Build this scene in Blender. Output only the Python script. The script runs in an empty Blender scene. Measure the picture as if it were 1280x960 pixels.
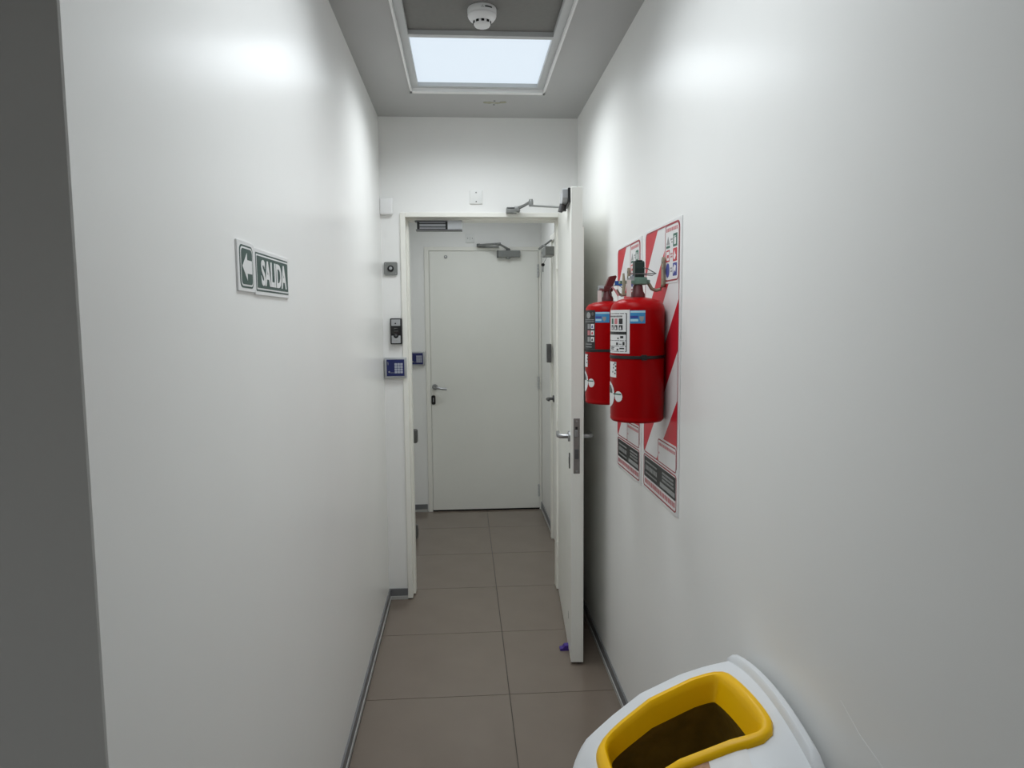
import bpy, bmesh, math, random
from mathutils import Vector, Matrix

random.seed(7)
PI = math.pi
scene = bpy.context.scene
C = scene.collection

# ------------------------------------------------------------------ camera
FPX, YAW, PITCH, ROLL, CAM_H = 880.0, .0677, .0930, -.00754, 1.58
cd = bpy.data.cameras.new('camera')
cd.sensor_fit = 'HORIZONTAL'
cd.sensor_width = 36.0
cd.lens = FPX / 1280.0 * 36.0
cd.clip_start = .02
cam = bpy.data.objects.new('camera', cd)
C.objects.link(cam)
fw = Vector((math.sin(YAW) * math.cos(PITCH), math.cos(YAW) * math.cos(PITCH), -math.sin(PITCH)))
rt = Vector((math.cos(YAW), -math.sin(YAW), 0))
up = rt.cross(fw)
r2 = rt * math.cos(ROLL) + up * math.sin(ROLL)
u2 = -rt * math.sin(ROLL) + up * math.cos(ROLL)
cam.matrix_world = Matrix(((r2.x, u2.x, -fw.x, 0), (r2.y, u2.y, -fw.y, 0), (r2.z, u2.z, -fw.z, CAM_H), (0, 0, 0, 1)))
scene.camera = cam

# ------------------------------------------------------------------ world, exposure
world = bpy.data.worlds.new('world')
scene.world = world
world.use_nodes = True
world.node_tree.nodes['Background'].inputs[0].default_value = (.8, .85, .9, 1)
world.node_tree.nodes['Background'].inputs[1].default_value = .05
LAMP, LAMP_OVER, LAMP_VEST, HALL_FILL = 7.4, 3.7, 4.2, 6.8      # watts of the panels; the hall one is added fill
SPREAD, GLOW = 149, .76                                         # beam of the prismatic panels, glow of their diffusers
vs = scene.view_settings
vs.view_transform = 'Standard'
vs.look = 'None'
vs.exposure = 0.16
vs.gamma = 1.0
vs.use_curve_mapping = False
scene.cycles.max_bounces = 16
scene.cycles.diffuse_bounces = 12
scene.cycles.glossy_bounces = 6

# ------------------------------------------------------------------ room numbers (metres)
XL, XR, ZC = -.44, .63, 2.655
YD, YW, YF, YC, YB, XB = 3.90, 4.04, 5.715, .843, -2.6, -3.0
DX0, DX1, DZ = -.335, .56, 2.152           # outside of the door frame

# ------------------------------------------------------------------ materials
def lin(c):
    return tuple((v / 12.92 if v <= .04045 else ((v + .055) / 1.055) ** 2.4) for v in (x / 255 for x in c)) + (1,)

def mat(name, col, rough=.5, metal=0, var=.04, scale=6, bump=0, bscale=40, emit=None, spec=.5, coat=0, stretch=(1, 1, 1)):
    m = bpy.data.materials.new(name)
    m.use_nodes = True
    nt = m.node_tree
    b = nt.nodes['Principled BSDF']
    b.inputs['Roughness'].default_value = rough
    b.inputs['Metallic'].default_value = metal
    b.inputs['Specular IOR Level'].default_value = spec
    b.inputs['Coat Weight'].default_value = coat
    tc = nt.nodes.new('ShaderNodeTexCoord')
    mp = nt.nodes.new('ShaderNodeMapping')
    mp.inputs['Scale'].default_value = stretch
    nt.links.new(tc.outputs['Object'], mp.inputs[0])
    n = nt.nodes.new('ShaderNodeTexNoise')
    n.inputs['Scale'].default_value = scale
    n.inputs['Detail'].default_value = 4
    nt.links.new(mp.outputs[0], n.inputs['Vector'])
    r = nt.nodes.new('ShaderNodeValToRGB')
    c = lin(col)
    r.color_ramp.elements[0].position = .3
    r.color_ramp.elements[1].position = .7
    r.color_ramp.elements[0].color = tuple(max(0, v * (1 - var)) for v in c[:3]) + (1,)
    r.color_ramp.elements[1].color = tuple(min(1, v * (1 + var)) for v in c[:3]) + (1,)
    nt.links.new(n.outputs['Fac'], r.inputs[0])
    nt.links.new(r.outputs[0], b.inputs['Base Color'])
    if bump:
        n2 = nt.nodes.new('ShaderNodeTexNoise')
        n2.inputs['Scale'].default_value = bscale
        n2.inputs['Detail'].default_value = 3
        nt.links.new(mp.outputs[0], n2.inputs['Vector'])
        bp = nt.nodes.new('ShaderNodeBump')
        bp.inputs['Strength'].default_value = bump
        bp.inputs['Distance'].default_value = .01
        nt.links.new(n2.outputs['Fac'], bp.inputs['Height'])
        nt.links.new(bp.outputs[0], b.inputs['Normal'])
    if emit:
        b.inputs['Emission Color'].default_value = emit[0] + (1,)
        b.inputs['Emission Strength'].default_value = emit[1]
    return m

M = {}
M['wall'] = mat('wall_paint', (238, 238, 236), .27, var=.010, scale=2, bump=.025, bscale=7, spec=.14)
M['wall_matt'] = mat('matt_wall_paint', (236, 236, 234), .55, var=.012, scale=2, bump=.03, bscale=30)
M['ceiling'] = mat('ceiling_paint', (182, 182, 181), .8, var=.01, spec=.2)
M['trimwhite'] = mat('white_trim', (235, 235, 234), .4, var=.01)
M['frame'] = mat('cream_frame_paint', (236, 235, 228), .38, var=.02, scale=4, bump=.03, bscale=60)
M['leaf'] = mat('door_paint', (234, 234, 228), .38, var=.015, scale=3, bump=.03, bscale=25)
M['panel'] = mat('grey_panel', (120, 119, 116), .75, var=.03, scale=60, bump=.05, bscale=200)
M['tbar'] = mat('grid_bar', (190, 192, 192), .45, var=.01)
M['tile'] = mat('porcelain_tile', (119, 108, 98), .18, var=.035, scale=5, spec=.5, bump=.012, bscale=6)
M['grout'] = mat('grout', (62, 56, 50), .9)
M['basegrey'] = mat('grey_baseboard', (112, 113, 115), .45, var=.06, scale=12)
M['baselow'] = mat('pale_strip', (176, 176, 173), .5, var=.04, scale=12)
M['steel'] = mat('satin_steel', (165, 166, 168), .32, metal=1, var=.05, scale=20)
M['darksteel'] = mat('dark_steel', (105, 105, 106), .42, metal=.8, var=.08, scale=20)
M['lockplate'] = mat('worn_steel_plate', (128, 123, 120), .5, metal=.2, var=.12, scale=30)
M['closer'] = mat('grey_enamel', (132, 134, 132), .4, metal=.3, var=.04)
M['silver'] = mat('silver_plastic', (176, 178, 180), .38, metal=.35, var=.03)
M['black'] = mat('black_plastic', (16, 16, 18), .35, var=.05)
M['blackstrap'] = mat('black_strap', (22, 20, 20), .6)
M['blue'] = mat('navy_panel', (28, 36, 92), .35, var=.04)
M['key'] = mat('grey_key', (168, 172, 186), .5, var=.02)
M['white'] = mat('white_plastic', (232, 232, 232), .4, var=.01)
M['plate'] = mat('wall_plate', (228, 229, 227), .45, var=.01)
M['red'] = mat('red_enamel', (158, 2, 7), .32, var=.03, scale=8, spec=.10)
M['darkred'] = mat('dark_red_lever', (92, 14, 16), .4, var=.05)
M['darkgreen'] = mat('dark_green_lever', (14, 40, 34), .4, var=.05)
M['brassgreen'] = mat('verdigris_valve', (112, 142, 128), .5, metal=.3, var=.1, scale=50)
M['neck'] = mat('neck_red', (86, 26, 30), .45, var=.06)
M['bracket'] = mat('zinc_bracket', (158, 150, 130), .45, metal=.55, var=.06, scale=20)
M['tag'] = mat('clear_tag', (222, 214, 210), .3, var=.04)
M['bluetag'] = mat('blue_seal', (30, 88, 165), .4)
M['pinktag'] = mat('pink_tag', (214, 150, 150), .5)
M['board'] = mat('sign_board', (226, 226, 226), .4, var=.01)
M['pred'] = mat('print_red', (198, 32, 48), .4, var=.03)
M['pborder'] = mat('print_dark_red', (150, 28, 44), .4, var=.03)
M['pblack'] = mat('print_black', (28, 30, 30), .4, var=.05)
M['pgreen'] = mat('print_green', (44, 100, 84), .4, var=.03)
M['pblue'] = mat('print_blue', (58, 68, 150), .4, var=.03)
M['plblue'] = mat('print_sky_blue', (60, 138, 190), .4, var=.04)
M['ppale'] = mat('print_pale_blue', (176, 214, 230), .4, var=.02)
M['pgrey'] = mat('print_grey', (150, 152, 152), .4, var=.03)
M['ppink'] = mat('print_pink', (196, 120, 124), .4, var=.03)
M['sgreen'] = mat('sign_green', (24, 64, 58), .4, var=.04)
M['binwhite'] = mat('bin_white', (226, 229, 232), .36, var=.01, scale=3)
M['yellow'] = mat('bin_yellow', (246, 192, 3), .36, var=.02, scale=5, spec=.3)
M['liner'] = mat('dark_liner', (130, 108, 50), .45, var=.2, scale=30, bump=.4, bscale=25)
M['brown'] = mat('brown_print', (160, 120, 90), .5, var=.25, scale=80)
M['purple'] = mat('purple_rubber', (62, 36, 130), .55, var=.05)
M['residue'] = mat('adhesive_residue', (160, 158, 138), .8, var=.12, scale=60)
M['gap'] = mat('black_gap', (10, 10, 10), .9)
M['rubber'] = mat('grey_rubber', (92, 92, 90), .55, var=.05)
M['lamp'] = mat('lamp_diffuser', (120, 122, 124), .5, emit=((.78, .885, .985), GLOW), var=.005, spec=.1)
M['ridge'] = mat('paint_ridge', (229, 230, 229), .3, var=.01)

# ------------------------------------------------------------------ shape helpers
def rbox(bm, x0, x1, y0, y1, z0, z1, bev=0, seg=2):
    ret = bmesh.ops.create_cube(bm, size=1)
    vsx = ret['verts']
    for v in vsx:
        v.co = Vector(((x0 + x1) / 2 + v.co.x * (x1 - x0), (y0 + y1) / 2 + v.co.y * (y1 - y0), (z0 + z1) / 2 + v.co.z * (z1 - z0)))
    if bev:
        ed = list({e for v in vsx for e in v.link_edges})
        bmesh.ops.bevel(bm, geom=ed, offset=bev, segments=seg, profile=.5, affect='EDGES')

def rrect(x0, x1, z0, z1, r, n=5):
    out = []
    for cx, cz, a0 in ((x1 - r, z1 - r, 0), (x0 + r, z1 - r, 90), (x0 + r, z0 + r, 180), (x1 - r, z0 + r, 270)):
        for i in range(n + 1):
            a = math.radians(a0 + 90 * i / n)
            out.append((cx + r * math.cos(a), cz + r * math.sin(a)))
    return out

def circ(cx, cz, r, n=20, rz=None):
    return [(cx + r * math.cos(2 * PI * i / n), cz + (rz or r) * math.sin(2 * PI * i / n)) for i in range(n)]

def prism(bm, pts, y0, y1):
    """polygon in x-z, extruded along y"""
    if len(pts) < 3:
        return
    f = [bm.verts.new((p[0], y0, p[1])) for p in pts]
    b = [bm.verts.new((p[0], y1, p[1])) for p in pts]
    n = len(pts)
    bm.faces.new(f)
    bm.faces.new(b[::-1])
    for i in range(n):
        bm.faces.new((f[i], b[i], b[(i + 1) % n], f[(i + 1) % n]))

def ringprism(bm, outer, inner, y0, y1):
    n = len(outer)
    A = [[bm.verts.new((p[0], y, p[1])) for p in L] for L in (outer, inner) for y in (y0, y1)]
    of, ob, nf, nb = A
    for i in range(n):
        j = (i + 1) % n
        bm.faces.new((of[i], of[j], nf[j], nf[i]))
        bm.faces.new((ob[i], nb[i], nb[j], ob[j]))
        bm.faces.new((of[i], ob[i], ob[j], of[j]))
        bm.faces.new((nf[i], nf[j], nb[j], nb[i]))

def lathe(bm, prof, cx=0, cy=0, n=36, M4=None):
    rings = []
    for r, z in prof:
        if r < 1e-6:
            rings.append([bm.verts.new((cx, cy, z))])
        else:
            rings.append([bm.verts.new((cx + r * math.cos(2 * PI * i / n), cy + r * math.sin(2 * PI * i / n), z)) for i in range(n)])
    for a, b in zip(rings, rings[1:]):
        for i in range(n):
            j = (i + 1) % n
            if len(a) == 1 and len(b) > 1:
                bm.faces.new((a[0], b[i], b[j]))
            elif len(b) == 1 and len(a) > 1:
                bm.faces.new((a[i], a[j], b[0]))
            elif len(a) > 1:
                bm.faces.new((a[i], a[j], b[j], b[i]))
    if M4:
        for R in rings:
            for v in R:
                v.co = M4 @ v.co

def tube(bm, pts, r, n=8, flat=1.0):
    pts = [Vector(p) for p in pts]
    rr = r if isinstance(r, (list, tuple)) else [r] * len(pts)
    rings = []
    for i, p in enumerate(pts):
        t = (pts[min(i + 1, len(pts) - 1)] - pts[max(i - 1, 0)]).normalized()
        ref = Vector((0, 0, 1)) if abs(t.z) < .9 else Vector((0, 1, 0))
        a = t.cross(ref).normalized()
        b = t.cross(a).normalized()
        rings.append([bm.verts.new(p + a * rr[i] * math.cos(2 * PI * k / n) + b * rr[i] * flat * math.sin(2 * PI * k / n)) for k in range(n)])
    for a, b in zip(rings, rings[1:]):
        for k in range(n):
            bm.faces.new((a[k], a[(k + 1) % n], b[(k + 1) % n], b[k]))
    bm.faces.new(rings[0][::-1])
    bm.faces.new(rings[-1])

def disc_y(bm, cx, cz, r, y0, y1, n=24, bev=0):
    """cylinder along y (y0 is the front)"""
    d = y1 - y0
    prof = [(0, 0), (r - bev, 0), (r, bev), (r, d), (0, d)] if bev else [(0, 0), (r, 0), (r, d), (0, d)]
    T = Matrix.Translation((cx, y0, cz)) @ Matrix.Rotation(-PI / 2, 4, 'X')
    lathe(bm, prof, 0, 0, n, T)

def link(name, bm, m, parent=None, smooth=False, kind=None, label=None):
    bmesh.ops.recalc_face_normals(bm, faces=bm.faces[:])
    me = bpy.data.meshes.new(name)
    bm.to_mesh(me)
    bm.free()
    me.materials.append(M[m] if isinstance(m, str) else m)
    if smooth:
        for p in me.polygons:
            p.use_smooth = True
        try:
            me.set_sharp_from_angle(angle=math.radians(38))
        except Exception:
            pass
    o = bpy.data.objects.new(name, me)
    C.objects.link(o)
    if parent:
        o.parent = parent
    if kind:
        o['kind'] = kind
    if label:
        o['label'] = label
    return o

def mk(fn):
    bm = bmesh.new()
    fn(bm)
    return bm

def box(name, m, parent, x0, x1, y0, y1, z0, z1, bev=0, seg=2, **k):
    bm = bmesh.new()
    rbox(bm, x0, x1, y0, y1, z0, z1, bev, seg)
    return link(name, bm, m, parent, **k)

def poly(name, m, parent, pts, y0, y1, **k):
    bm = bmesh.new()
    prism(bm, pts, y0, y1)
    return link(name, bm, m, parent, **k)

def thing(name, label, cat, loc=(0, 0, 0), rz=0, group=None, kind=None):
    o = bpy.data.objects.new(name, None)
    o.empty_display_size = .05
    C.objects.link(o)
    o.location = loc
    o.rotation_euler = (0, 0, rz)
    tag(o, label, cat, group, kind)
    return o

def tag(o, label, cat, group=None, kind=None):
    o['label'] = label
    o['category'] = cat
    if group:
        o['group'] = group
    if kind:
        o['kind'] = kind
    return o

def struct(name, label, cat, bm, m, smooth=False):
    return tag(link(name, bm, m, None, smooth), label, cat, None, 'structure')

def clip(pts, a, b, c):
    """keep a*x+b*z<=c"""
    out = []
    n = len(pts)
    for i in range(n):
        p, q = pts[i], pts[(i + 1) % n]
        dp, dq = a * p[0] + b * p[1] - c, a * q[0] + b * q[1] - c
        if dp <= 0:
            out.append(p)
        if (dp < 0 < dq) or (dq < 0 < dp):
            t = dp / (dp - dq)
            out.append((p[0] + (q[0] - p[0]) * t, p[1] + (q[1] - p[1]) * t))
    return out

def dashes(bm, x0, x1, z0, z1, y, rows=1, fill=.6, seed=1, d=.0004):
    """unreadably small print: rows of tiny strokes"""
    R = random.Random(seed)
    h = (z1 - z0) / rows
    for k in range(rows):
        za, zb = z0 + k * h + h * .2, z0 + (k + 1) * h - h * .2
        x = x0
        while x < x1 - h * .2:
            w = h * R.uniform(.25, .8)
            if R.random() < fill + .2:
                xe = min(x + w, x1)
                prism(bm, [(x, za), (xe, za), (xe, zb), (x, zb)], y, y + d)
            x += w + h * .22

def text_mesh(name, s, m, parent, x, z, size, y, sx=1.0, offset=0.0, ext=.0004):
    cu = bpy.data.curves.new(name, 'FONT')
    cu.body = s
    cu.size = size
    cu.offset = offset
    cu.extrude = ext
    cu.align_x = 'CENTER'
    cu.resolution_u = 4
    t = bpy.data.objects.new(name + '_curve', cu)
    me = bpy.data.meshes.new_from_object(t)
    bpy.data.objects.remove(t)
    bpy.data.curves.remove(cu)
    for v in me.vertices:
        a, b, c = v.co
        v.co = (x + a * sx, y - c, z + b)
    me.materials.clear()
    me.materials.append(M[m])
    me.name = name
    o = bpy.data.objects.new(name, me)
    C.objects.link(o)
    o.parent = parent
    return o

LW, RW = PI / 2, -PI / 2       # rotation of a thing hung on the left / right wall: local x right, local -y out of the wall

# ================================================================== SETTING
# ---- floor: dark joint bed, one object per tile
fl = struct('floor', 'glossy beige-grey floor of large square porcelain tiles with dark joints', 'floor',
            mk(lambda bm: rbox(bm, XB, XR + .1, YB, YF + .1, -.1, -.002)), 'grout')
JX, JY, T = .172, 2.832, .6
G = .0016
cols = []
x = JX - 6 * T
while x < XR:
    cols.append((max(x, XB), min(x + T, XR)))
    x += T
rows = []
y = JY - 9 * T
while y < YF:
    rows.append((max(y, YB), min(y + T, YF)))
    y += T
share = {}
for (y0, y1) in rows:
    for (x0, x1) in cols:
        if x1 <= XL - .5 + .01 and y0 > YC:      # solid beyond the left wall
            continue
        a, b = x0, x1
        if y0 > YC and a < XL:
            a = XL - .02
        if y1 - y0 < .02 or b - a < .02:
            continue
        key = (round(b - a, 4), round(y1 - y0, 4))
        if key not in share:
            bm = bmesh.new()
            rbox(bm, G, key[0] - G, G, key[1] - G, -.008, 0)
            o = link('tile', bm, 'tile', fl)
            share[key] = o.data
        else:
            o = bpy.data.objects.new('tile', share[key])
            C.objects.link(o)
            o.parent = fl
        o.location = (a, y0, 0)

# ---- ceiling with the slot for light panels
SX0, SX1, SY0, SY1 = -.238, .403, 1.03, 3.492
def f(bm):
    rbox(bm, XB, SX0, YB, YF + .1, ZC, ZC + .12)
    rbox(bm, SX1, XR + .1, YB, YF + .1, ZC, ZC + .12)
    rbox(bm, SX0, SX1, SY1, YF + .1, ZC, ZC + .12)
    rbox(bm, SX0, SX1, YB, SY0, ZC, ZC + .12)
    rbox(bm, SX0, SX1, SY0, SY1, ZC + .075, ZC + .12)
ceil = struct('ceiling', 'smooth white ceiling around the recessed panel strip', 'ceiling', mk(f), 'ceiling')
def f(bm):
    R = random.Random(3)
    for (ax, bx, yc, w) in ((.112, .166, 3.634, .017), (.162, .198, 3.640, .010), (.193, .228, 3.626, .017)):
        pts = []
        for i in range(14):
            a = 2 * PI * i / 14
            pts.append(((ax + bx) / 2 + (bx - ax) / 2 * math.cos(a) * R.uniform(.85, 1.1), yc + w * math.sin(a) * R.uniform(.7, 1.2)))
        vs1 = [bm.verts.new((p[0], p[1], ZC - .0012)) for p in pts]
        vs2 = [bm.verts.new((p[0], p[1], ZC + .001)) for p in pts]
        bm.faces.new(vs1)
        for i in range(14):
            bm.faces.new((vs1[i], vs1[(i + 1) % 14], vs2[(i + 1) % 14], vs2[i]))
link('adhesive_mark', mk(f), 'residue', ceil, label='beige residue of a removed fixture')
for yy in (3.605, 3.668):
    link('screw_plug', mk(lambda bm: lathe(bm, [(0, ZC - .002), (.005, ZC - .0015), (.006, ZC + .001)], .168, yy, 12)), 'darksteel', ceil)

tr = thing('trim_1', 'thin white metal edging around the ceiling light strip', 'trim', (0, 0, ZC), kind='structure')
L = .020
box('edge_strip', 'trimwhite', tr, SX0, SX0 + .008, SY0, SY1, -.004, .03)
box('edge_strip', 'trimwhite', tr, SX1 - .008, SX1, SY0, SY1, -.004, .03)
box('edge_strip', 'trimwhite', tr, SX0, SX1, SY1 - .03, SY1, -.004, .012)
box('edge_strip', 'trimwhite', tr, SX0, SX1, SY0, SY0 + .012, -.004, .03)
box('grid_bar', 'tbar', tr, SX0 + .008, SX0 + .040, SY0, SY1 - .03, .012, .03)
box('grid_bar', 'tbar', tr, SX1 - .040, SX1 - .008, SY0, SY1 - .03, .012, .03)
PY = [1.045, 1.645, 2.245, 2.845, 3.462]
for yy in PY[1:4]:
    box('grid_bar', 'tbar', tr, SX0 + .040, SX1 - .040, yy - .014, yy + .014, .012, .03)
box('grid_bar', 'tbar', tr, SX0 + .040, SX1 - .040, SY1 - .058, SY1 - .03, .012, .03)
def ceiling_light(y0, y1, label, x0=SX0 + .02, x1=SX1 - .02, z=ZC, watts=LAMP):
    t = thing('ceiling_light', label, 'ceiling light', ((x0 + x1) / 2, (y0 + y1) / 2, z + .03))
    w, d = (x1 - x0) / 2 - .001, (y1 - y0) / 2 - .001
    e = .012
    def f(bm):
        rbox(bm, -w, w, -d, -d + e, .0, .02)
        rbox(bm, -w, w, d - e, d, .0, .02)
        rbox(bm, -w, -w + e, -d + e, d - e, .0, .02)
        rbox(bm, w - e, w, -d + e, d - e, .0, .02)
    link('frame', mk(f), 'tbar', t)
    box('diffuser', 'lamp', t, -w + e, w - e, -d + e, d - e, .004, .012)
    ld = bpy.data.lights.new('panel_light', 'AREA')
    ld.shape = 'RECTANGLE'
    ld.size, ld.size_y = 2 * w - .09, 2 * d - .09
    ld.spread = math.radians(SPREAD)
    ld.energy = watts
    ld.color = (.93, .975, 1.0)
    lo = bpy.data.objects.new('panel_light', ld)
    C.objects.link(lo)
    lo.parent = t
    lo.location = (0, 0, -.024)
    return t
ceiling_light(PY[3], PY[4], 'lit square white light panel in the ceiling near the doorway')
ceiling_light(PY[1], PY[2], 'lit square ceiling light panel overhead, before the smoke detector panel', watts=LAMP_OVER)
ceiling_light(PY[0], PY[1], 'lit square ceiling light panel overhead, nearest the viewer', watts=LAMP_OVER)
ceiling_light(-1.6, -1.0, 'added fill light panel behind the viewer, lifting the shaded left wall end', -1.9, -1.3, ZC - .062, HALL_FILL)  # unseen fill panel, added to brighten the shaded wall end at the left
for (y0, y1, lb) in ((PY[2], PY[3], 'dull grey ceiling panel that carries the smoke detector'), ):
    t = tag(box('ceiling_panel', 'panel', None, -.300, .300, -(y1 - y0) / 2 + .001, (y1 - y0) / 2 - .001, 0, .014), lb, 'ceiling panel')
    t.location = ((SX0 + SX1) / 2, (y0 + y1) / 2, ZC + .0305)

# ---- walls
wl = struct('wall_left', 'glossy white left wall of the corridor carrying the exit sign', 'wall',
            mk(lambda bm: rbox(bm, XL - .42, XL, YC, YF + .1, 0, ZC, .002, 1)), 'wall')
wr = struct('wall_right', 'glossy white right wall of the corridor behind the fire extinguishers', 'wall',
            mk(lambda bm: rbox(bm, XR, XR + .1, YB, YF + .1, 0, ZC)), 'wall')
def f(bm):
    tube(bm, [(XR, 1.10, .93), (XR, 1.04, .905), (XR, .98, .893), (XR, .935, .872), (XR, .90, .862), (XR, .87, .858), (XR, .85, .865)], [.0003, .0004, .0005, .0008, .0010, .0012, .0005], 6)
link('paint_scar', mk(f), 'ridge', wr, smooth=True)
def f(bm):
    rbox(bm, XL, DX0, YD, YW, 0, DZ)
    rbox(bm, DX1, XR, YD, YW, 0, DZ)
    rbox(bm, XL, XR, YD, YW, DZ, ZC)
struct('wall_front', 'white end wall of the corridor around the open doorway', 'wall', mk(f), 'wall_matt')
struct('wall_far', 'white back wall of the small lobby around the closed door', 'wall',
       mk(lambda bm: rbox(bm, XL, XR, YF, YF + .1, 0, ZC)), 'wall_matt')
struct('wall_return', 'shaded grey wall end at the left edge of the picture', 'wall',
       mk(lambda bm: rbox(bm, XB, XL - .42, YC, YC + .12, 0, ZC)), 'wall')
struct('wall_back', 'white wall behind the viewer', 'wall', mk(lambda bm: rbox(bm, XB, XR + .1, YB - .1, YB, 0, ZC)), 'wall_matt')
struct('wall_side', 'white side wall of the hall behind the viewer', 'wall', mk(lambda bm: rbox(bm, XB - .1, XB, YB, YC + .12, 0, ZC)), 'wall_matt')

# ---- baseboards: grey strip over a pale foot
def baseboard(name, label, loc, rz, x0, x1, h=.062, foot=.02):
    t = thing(name, label, 'baseboard', loc, rz, kind='structure')
    box('strip', 'basegrey', t, x0, x1, -.008, 0, foot, h, .001, 1)
    box('foot', 'baselow', t, x0, x1, -.011, 0, 0, foot, .001, 1)
    return t
baseboard('baseboard_left', 'grey baseboard with pale foot along the left corridor wall', (XL, YC, 0), LW, 0, YD - YC)
baseboard('baseboard_right', 'grey baseboard with pale foot along the right corridor wall', (XR, YD, 0), RW, 0, YD - YB)
baseboard('baseboard_front', 'short grey baseboard between left wall and the open door frame', (XL, YD, 0), 0, .008, DX0 - XL)
baseboard('baseboard_far', 'short grey baseboard left of the closed lobby door', (XL, YF, 0), 0, 0, .125)
baseboard('baseboard_lobby', 'grey baseboard at the right wall of the lobby', (XR, YF, 0), RW, 0, .74)

# ---- door frame of the open doorway
t = thing('door_frame', 'cream painted steel frame of the open doorway', 'door frame', (0, YD, 0), 0, kind='structure')
for s in (0, 1):
    xo = DX0 if s == 0 else DX1
    d = 1 if s == 0 else -1
    def f(bm):
        a, b = sorted((xo, xo + d * .028))
        rbox(bm, a, b, -.012, .15, .006, DZ, .002, 1)
        a, b = sorted((xo + d * .028, xo + d * .040))
        rbox(bm, a, b, .05, .13, .008, DZ - .02)
    link('jamb', mk(f), 'frame', t)
def f(bm):
    rbox(bm, DX0 + .028, DX1 - .028, -.012, .15, DZ - .024, DZ, .002, 1)
    rbox(bm, DX0 + .04, DX1 - .04, .05, .13, DZ - .036, DZ - .024)
link('head', mk(f), 'frame', t)
def f(bm):
    rbox(bm, DX0 + .002, DX0 + .026, .0, .14, 0, .006)
    rbox(bm, DX1 - .026, DX1 - .002, .0, .14, 0, .006)
link('foot_gap', mk(f), 'gap', t)

# ---- open door leaf (local: x along the leaf from hinge, y through thickness)
def lever(parent, x, z, y, s, length, m='steel', drop=.0):
    """lever handle on the face at y; s = +1 the lever stands out towards +y, -1 towards -y; length signed along x"""
    h = link('handle', mk(lambda bm: disc_y(bm, x, z, .024, min(y, y + s * .009), max(y, y + s * .009), 24, .002)), m, parent, smooth=True)
    d = 1 if length > 0 else -1
    def f(bm):
        tube(bm, [(x, y, z), (x, y + s * .03, z), (x + d * .008, y + s * .044, z), (x + d * .022, y + s * .05, z - drop * .2),
                  (x + length * .6, y + s * .05, z - drop * .8), (x + length, y + s * .047, z - drop)], [.010, .010, .0105, .0105, .009, .0085], 12)
    link('lever', mk(f), m, h, smooth=True)
    return h

HX, HY = .551, 3.915
LWID, LTH, LZ0, LZ1 = .858, .050, .012, 2.141
ang = math.atan2(3.06 - HY, .493 - HX)
dr = thing('door_1', 'open white door leaf swung back along the right wall', 'door', (HX, HY, 0), ang, kind='structure')
# local +x runs from hinge to free edge; local +y then faces the right wall
box('leaf', 'leaf', dr, 0, LWID, -LTH / 2, LTH / 2, LZ0, LZ1, .0025, 2)
box('edge_lip', 'frame', dr, LWID - .016, LWID - .002, LTH / 2, LTH / 2 + .006, LZ0, 1.97)
def f(bm):
    rbox(bm, LWID - .001, LWID + .002, -.014, .014, .889, 1.137, .001, 1)
lp = link('lock_plate', mk(f), 'lockplate', dr)
box('latch_bolt', 'steel', lp, LWID + .001, LWID + .009, -.009, .005, 1.055, 1.085, .002, 1)
box('dead_bolt', 'darksteel', lp, LWID + .001, LWID + .004, -.009, .009, .955, 1.0, .001, 1)
box('bolt_pocket', 'black', lp, LWID + .001, LWID + .0026, -.006, .004, 1.088, 1.10)
for z in (.9, 1.125):
    link('screw', mk(lambda bm: lathe(bm, [(0, .003), (.004, .003), (.005, .001)], 0, 0, 10, Matrix.Translation((LWID, 0, z)) @ Matrix.Rotation(PI / 2, 4, 'Y'))), 'steel', lp)
lever(dr, LWID - .06, 1.048, -LTH / 2, -1, -.115)
lever(dr, LWID - .06, 1.048, LTH / 2, 1, -.115)
for s in (-1, 1):
    ya, yb = sorted((s * LTH / 2, s * (LTH / 2 + .004)))
    k = link('keyhole_plate', mk(lambda bm: prism(bm, rrect(LWID - .075, LWID - .045, .9, .972, .014), ya, yb)), 'black', dr)
    ya, yb = sorted((s * (LTH / 2 + .003), s * (LTH / 2 + .006)))
    link('cylinder', mk(lambda bm: prism(bm, rrect(LWID - .065, LWID - .055, .922, .955, .004), ya, yb)), 'steel', k)
for z in (.25, 1.05, 1.9):
    link('hinge', mk(lambda bm: tube(bm, [(-.006, -LTH / 2 - .004, z - .05), (-.006, -LTH / 2 - .004, z + .05)], .007, 12)), 'frame', dr, smooth=True)
box('scuff_mark', 'gap', dr, LWID - .14, LWID - .135, -LTH / 2 - .0006, -LTH / 2 + .001, .16, .195)

# ---- closed far door with its frame
t = thing('door_2', 'closed pale grey-white door at the end of the lobby', 'door', (0, YF, 0), 0, kind='structure')
FX0, FX1, FZ = -.306, .61, 2.15
def f(bm):
    rbox(bm, FX0, FX0 + .034, -.012, 0, 0, FZ, .001, 1)
    rbox(bm, FX1, FX1 + .018, -.012, 0, 0, FZ, .001, 1)
    rbox(bm, FX0 + .034, FX1, -.012, 0, FZ - .03, FZ, .001, 1)
link('frame', mk(f), 'frame', t)
box('leaf', 'leaf', t, FX0 + .038, FX1 - .004, -.010, 0, .012, FZ - .034, .002, 1)
box('threshold_gap', 'gap', t, FX0 + .034, FX1, -.006, 0, .0005, .012)
lever(t, -.238, 1.03, -.010, -1, .095, 'steel', .014)
k = link('keyhole_plate', mk(lambda bm: prism(bm, rrect(-.268, -.236, .888, .963, .012), -.016, -.01)), 'black', t)
link('cylinder', mk(lambda bm: prism(bm, rrect(-.2565, -.2475, .908, .944, .004), -.018, -.0155)), 'steel', k)
def peep(bm):
    disc_y(bm, -.136, 2.072, .013, -.018, -.01, 16, .003)
k = link('peephole', mk(peep), 'steel', t, smooth=True)
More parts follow.
